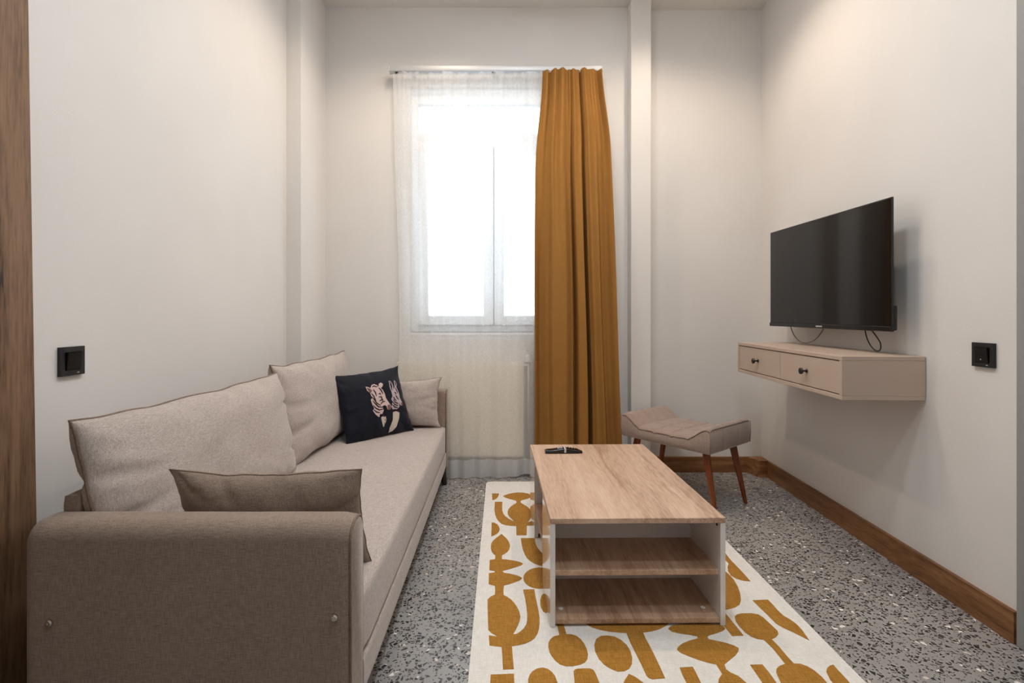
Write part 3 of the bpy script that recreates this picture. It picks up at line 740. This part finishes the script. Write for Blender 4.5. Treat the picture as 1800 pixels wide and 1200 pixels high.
print_shape('zebra_head', [[(683,362),(705,364),(730,392),(748,430),(752,462),(768,430),(760,352),(788,362),(804,395),(795,425),(822,468),(850,528),(872,580),(896,608),(890,638),(862,642),(838,612),(836,656),(800,682),(742,692),(722,664),(736,602),(718,572),(732,540),(718,486),(692,432)]], ZP2, .0012)
for q in ([(606,760),(640,752),(664,764),(684,806),(680,850),(664,880),(640,842),(614,795)], [(750,722),(795,702),(840,716),(846,780),(832,868),(795,922),(756,940),(748,892),(764,806)]): print_shape('zebra_shirt', [q], ZPC, .0012)
S1 = [streak(p, 7) for p in ([(560,520),(575,512),(590,530)], [(565,555),(595,552),(610,590)], [(575,600),(600,590),(622,598)], [(590,635),(612,612),(640,610)],
      [(485,545),(520,580),(545,620),(590,650)], [(500,590),(530,625),(565,660),(612,672)], [(505,640),(540,675),(580,695),(625,690)], [(515,690),(550,715),(590,725)], [(480,510),(510,540),(535,590)], [(500,470),(525,500),(540,540)], [(560,450),(590,480),(615,520)], [(490,440),(505,430),(545,440)])]
S2 = [streak(p, 8) for p in ([(692,372),(712,400),(728,440)], [(776,365),(786,390),(784,415)], [(760,495),(778,500),(785,520)], [(780,530),(800,545),(805,565)], [(800,555),(818,560),(828,580)], [(735,600),(765,635),(815,640)], [(745,575),(775,610),(820,618)], [(732,640),(765,662),(812,662)], [(745,545),(765,570),(790,590)], [(700,400),(715,430),(728,470)], [(780,440),(800,470),(815,500)])]
for q in S1+S2: print_shape('zebra_stripe', [q], ZPB, .0018)
for q in ([(672,650),(695,640),(718,672),(712,696),(690,702),(676,688)], [(866,606),(884,600),(897,612),(888,640),(866,640)], [(425,448),(462,458),(488,480),(470,510),(440,480)], [(580,560),(600,575),(605,590)]): print_shape('rose_patch', [q], ZPR, .0019)
for q in ([(585,745),(610,738),(640,755),(655,735),(672,740),(660,770),(625,765),(600,778)], [(742,695),(780,682),(800,690),(838,676),(846,700),(800,705),(760,712)]): print_shape('bow_tie', [q], ZPB, .0022)

# ------------------------------------------------------------------ upholstered stool
su = Vector((-.626, .780, 0)).normalized(); sv = Vector((.780, .626, 0))
SL, SW = .570, .435
sc_ = Vector((1.098, 3.085, 0))
st = thing('upholstered_stool', 'taupe velvet stool with upturned ends and splayed wooden legs', 'stool', (sc_.x, sc_.y, 0))
st.rotation_euler = (0, 0, math.atan2(su.y, su.x))
ZB = .342
def seat_h(u, v):
    e = sstep(.50, .97, abs(u)); h = .078+.066*e
    h += .006*(1-e)*(1-abs(v)**3)
    g = 0
    for c in (-.56, -.19, .19, .56): g = max(g, math.exp(-((u-c)/.022)**2)*(1 if abs(c) < .5 else .8))
    for c in (-.36, .36): g = max(g, math.exp(-((v-c)/.026)**2))
    h -= .008*g*(1-.35*e)
    # each tuft swells between the seams, the rim rounds over
    h -= .012*max(0, (abs(v)-.9)/.1)**2+.008*max(0, (abs(u)-.95)/.05)**2
    h += .003*noise.noise(Vector((u*5, v*5, 2)))
    return h
bm = bmesh.new(); nu, nv = 76, 48
G = [[bm.verts.new(((2*i/nu-1)*SL/2, (2*j/nv-1)*SW/2, ZB+seat_h(2*i/nu-1, 2*j/nv-1))) for j in range(nv+1)] for i in range(nu+1)]
for i in range(nu):
    for j in range(nv): bm.faces.new((G[i][j], G[i+1][j], G[i+1][j+1], G[i][j+1]))
loop = [(i, 0) for i in range(nu)]+[(nu, j) for j in range(nv)]+[(i, nv) for i in range(nu, 0, -1)]+[(0, j) for j in range(nv, 0, -1)]
prev = [G[i][j] for i, j in loop]
for dz, out in ((-.012, .006), (-.5, .009), (-.9, .006), (-1, -.004)):
    cur = []
    for (i, j), pv in zip(loop, [G[i][j] for i, j in loop]):
        b = pv.co; h = b.z-ZB; z = b.z+dz if dz == -.012 else ZB+h*(1+dz)*.96
        sx = 1+out/(SL/2); sy = 1+out/(SW/2); end = .0
        if abs(abs(b.x)-SL/2) < 1e-4:                         # vertical seams on the upturned ends
            v_ = b.y/(SW/2); end = -.004*max(math.exp(-((v_-c)/.03)**2) for c in (-.36, .36))
        cur.append(bm.verts.new((b.x*sx+math.copysign(end, b.x)*(1 if end else 0), b.y*sy, z)))
    n = len(cur)
    for k in range(n): bm.faces.new((prev[k], prev[(k+1) % n], cur[(k+1) % n], cur[k]))
    prev = cur
bm.faces.new(prev)
obj('seat_upholstery', bm, VELV, st, True, angle=60)
for s in (-1, 1):
    p = [Vector((2*(i/60)*SL/2-SL/2, s*(SW/2+.004), ZB+seat_h(2*i/60-1, s)-.003)) for i in range(61)]
    obj('seam', tube(bmesh.new(), p, .0028, 6), VELVP, st, True)
    p = [Vector((s*(SL/2+.003), (2*(i/30)-1)*SW/2, ZB+seat_h(s, 2*i/30-1)-.003)) for i in range(31)]
    obj('seam', tube(bmesh.new(), p, .0028, 6), VELVP, st, True)
    for q in (-1, 1):
        obj('corner_seam', tube(bmesh.new(), [(s*(SL/2+.006), q*(SW/2+.006), ZB+.13), (s*(SL/2+.008), q*(SW/2+.008), ZB+.06), (s*(SL/2+.005), q*(SW/2+.005), ZB+.006)], .0025, 6), VELVP, st, True)
        obj('leg', taper_leg(bmesh.new(), (s*.222, q*.145, ZB+.006), (s*.292, q*.168, RT+.002 if (s, q) == (1, 1) else 0), .021, .011), TEAK, st, True, angle=50)

# ------------------------------------------------------------------ wall shelf with drawers
SH = thing('drawer_shelf', 'greige floating wall console with two drawers below the television', 'wall console', (rwx(2.09), 2.09, .742), RA)
UL, UD, UH = 1.03, .335, .180                       # local: +y along the wall, -x into the room
bm = bmesh.new()
f = .018
bx(bm, -UD, -.003, 0, UL, UH-f, UH, .0015, 1); bx(bm, -UD, -.003, 0, UL, 0, f, .0015, 1)
bx(bm, -UD, -.003, 0, f, f, UH-f); bx(bm, -UD, -.003, UL-f, UL, f, UH-f); bx(bm, -.02, -.003, f, UL-f, f, UH-f)
bx(bm, -UD+.022, -.02, UL/2-.004, UL/2+.004, f, UH-f)
obj('cabinet_body', bm, GREIGE, SH)
obj('painted_gap_shade', box(-UD+.02, -UD+.024, f, UL-f, f, UH-f), DARK, SH)  # dark sheet behind the drawers paints the shade in their gaps
for y0, y1 in ((f+.004, UL/2-.002), (UL/2+.002, UL-f-.004)):
    d = obj('drawer', box(-UD+.003, -UD+.02, y0, y1, f+.004, UH-f-.004, bev=.001, seg=1), GREIGE, SH)
    M = Matrix.Translation((-UD+.003, (y0+y1)/2, UH/2)) @ Matrix.Rotation(R(-90), 4, 'Y')
    obj('knob', lathe(bmesh.new(), [(.009, 0), (.009, .003), (.0045, .006), (.0045, .018), (.013, .022), (.0155, .027), (.0135, .032), (.006, .034)], M, 24), BLACK, d, True, angle=45)

# ------------------------------------------------------------------ television
TVX, TVY0, TVY1, TZ0, TZ1 = 1.625, 2.135, 3.10, 1.022, 1.585
tv = thing('television', 'flat black television mounted on the right wall above the drawer console', 'television', (TVX, (TVY0+TVY1)/2, TZ0))
hl = (TVY1-TVY0)/2; th = TZ1-TZ0
obj('bezel', box(.0015, .010, -hl, hl, .004, th, bev=.001, seg=1), BLACK, tv)
obj('screen', box(0, .004, -hl+.006, hl-.006, .024, th-.006), SCREEN, tv)
obj('bottom_bar', box(-.004, .012, -hl-.001, hl+.001, 0, .022, bev=.003), BLACKG, tv)
bm = box(.010, .055, -hl+.12, hl-.12, .03, .36, bev=.012); bx(bm, .010, .030, -hl+.004, hl-.004, .004, .11, .006)
obj('rear_housing', bm, BLACK, tv)
bm = box(.05, .10, -.12, .12, .12, .30, bev=.004); bx(bm, .10, rwx(2.62)-TVX-.004, -.06, .06, .16, .26)
obj('wall_mount', bm, BLACK, tv)
obj('maker_mark', box(-.0048, -.0038, -.026, .026, .007, .0135, bev=.0003, seg=1), SILVER, tv)
cur = lambda P: tube(bmesh.new(), P, .0028, 7)
def bez(a, b, c, d, n=18):
    a, b, c, d = map(Vector, (a, b, c, d)); return [a*(1-t)**3+b*3*t*(1-t)**2+c*3*t*t*(1-t)+d*t**3 for t in [k/n for k in range(n+1)]]
obj('power_cable', cur(bez((.03, hl-.16, .02), (.045, hl-.18, -.13), (.06, hl-.36, -.12), (.06, hl-.44, .03))), CABLEG, tv, True)
obj('signal_cable', cur(bez((.03, -hl+.20, .02), (.035, -hl+.20, -.09), (.05, -hl+.11, -.125), (.05, -hl+.13, -.055))+bez((.05, -hl+.13, -.055), (.05, -hl+.145, -.03), (.045, -hl+.17, -.01), (.04, -hl+.185, .02))[1:]), CABLE, tv, True)

# ------------------------------------------------------------------ light switches
def switch(label, loc, rotz, mark):
    t = thing('light_switch', label, 'light switch', loc, rotz, 'black wall switches')       # local -x into the room
    bm = bmesh.new()
    for a in ((-.043, .043, -.043, -.028), (-.043, .043, .028, .043), (-.043, -.028, -.028, .028), (.028, .043, -.028, .028)):
        bx(bm, -.011, -.0005, a[0], a[1], a[2], a[3])
    bx(bm, -.006, -.0005, -.03, .03, -.03, .03)
    bmesh.ops.remove_doubles(bm, verts=bm.verts, dist=.0002)
    obj('cover_frame', bm, BLACK, t)
    bm = bmesh.new()
    for x, y, z in ((-.006, -.0265, -.0265), (-.006, .0265, -.0265), (-.006, .0265, .0265), (-.006, -.0265, .0265), (-.013, -.0265, -.0265), (-.013, .0265, -.0265), (-.018, .0265, .0265), (-.018, -.0265, .0265)): bm.verts.new((x, y, z))
    v = list(bm.verts); bm.faces.new(v[:4]); bm.faces.new(v[4:])
    for k in range(4): bm.faces.new((v[k], v[(k+1) % 4], v[4+(k+1) % 4], v[4+k]))
    bmesh.ops.bevel(bm, geom=bm.edges[:], offset=.0015, segments=2, affect='EDGES')
    r = obj('rocker', bm, BLACKG, t)
    if mark: obj('bell_mark', box(-.0142, -.0136, .001, .005, -.018, -.012), SILVER, r)
    obj('maker_mark', box(-.0115, -.0108, -.022, -.015, -.037, -.034), SILVER, t)
switch('black square light switch on the left wall above the sofa arm', (XL, 1.540, .956), R(180), False)
switch('black square light switch on the right wall beside the drawer console', (rwx(1.822), 1.822, .951), RA, True)
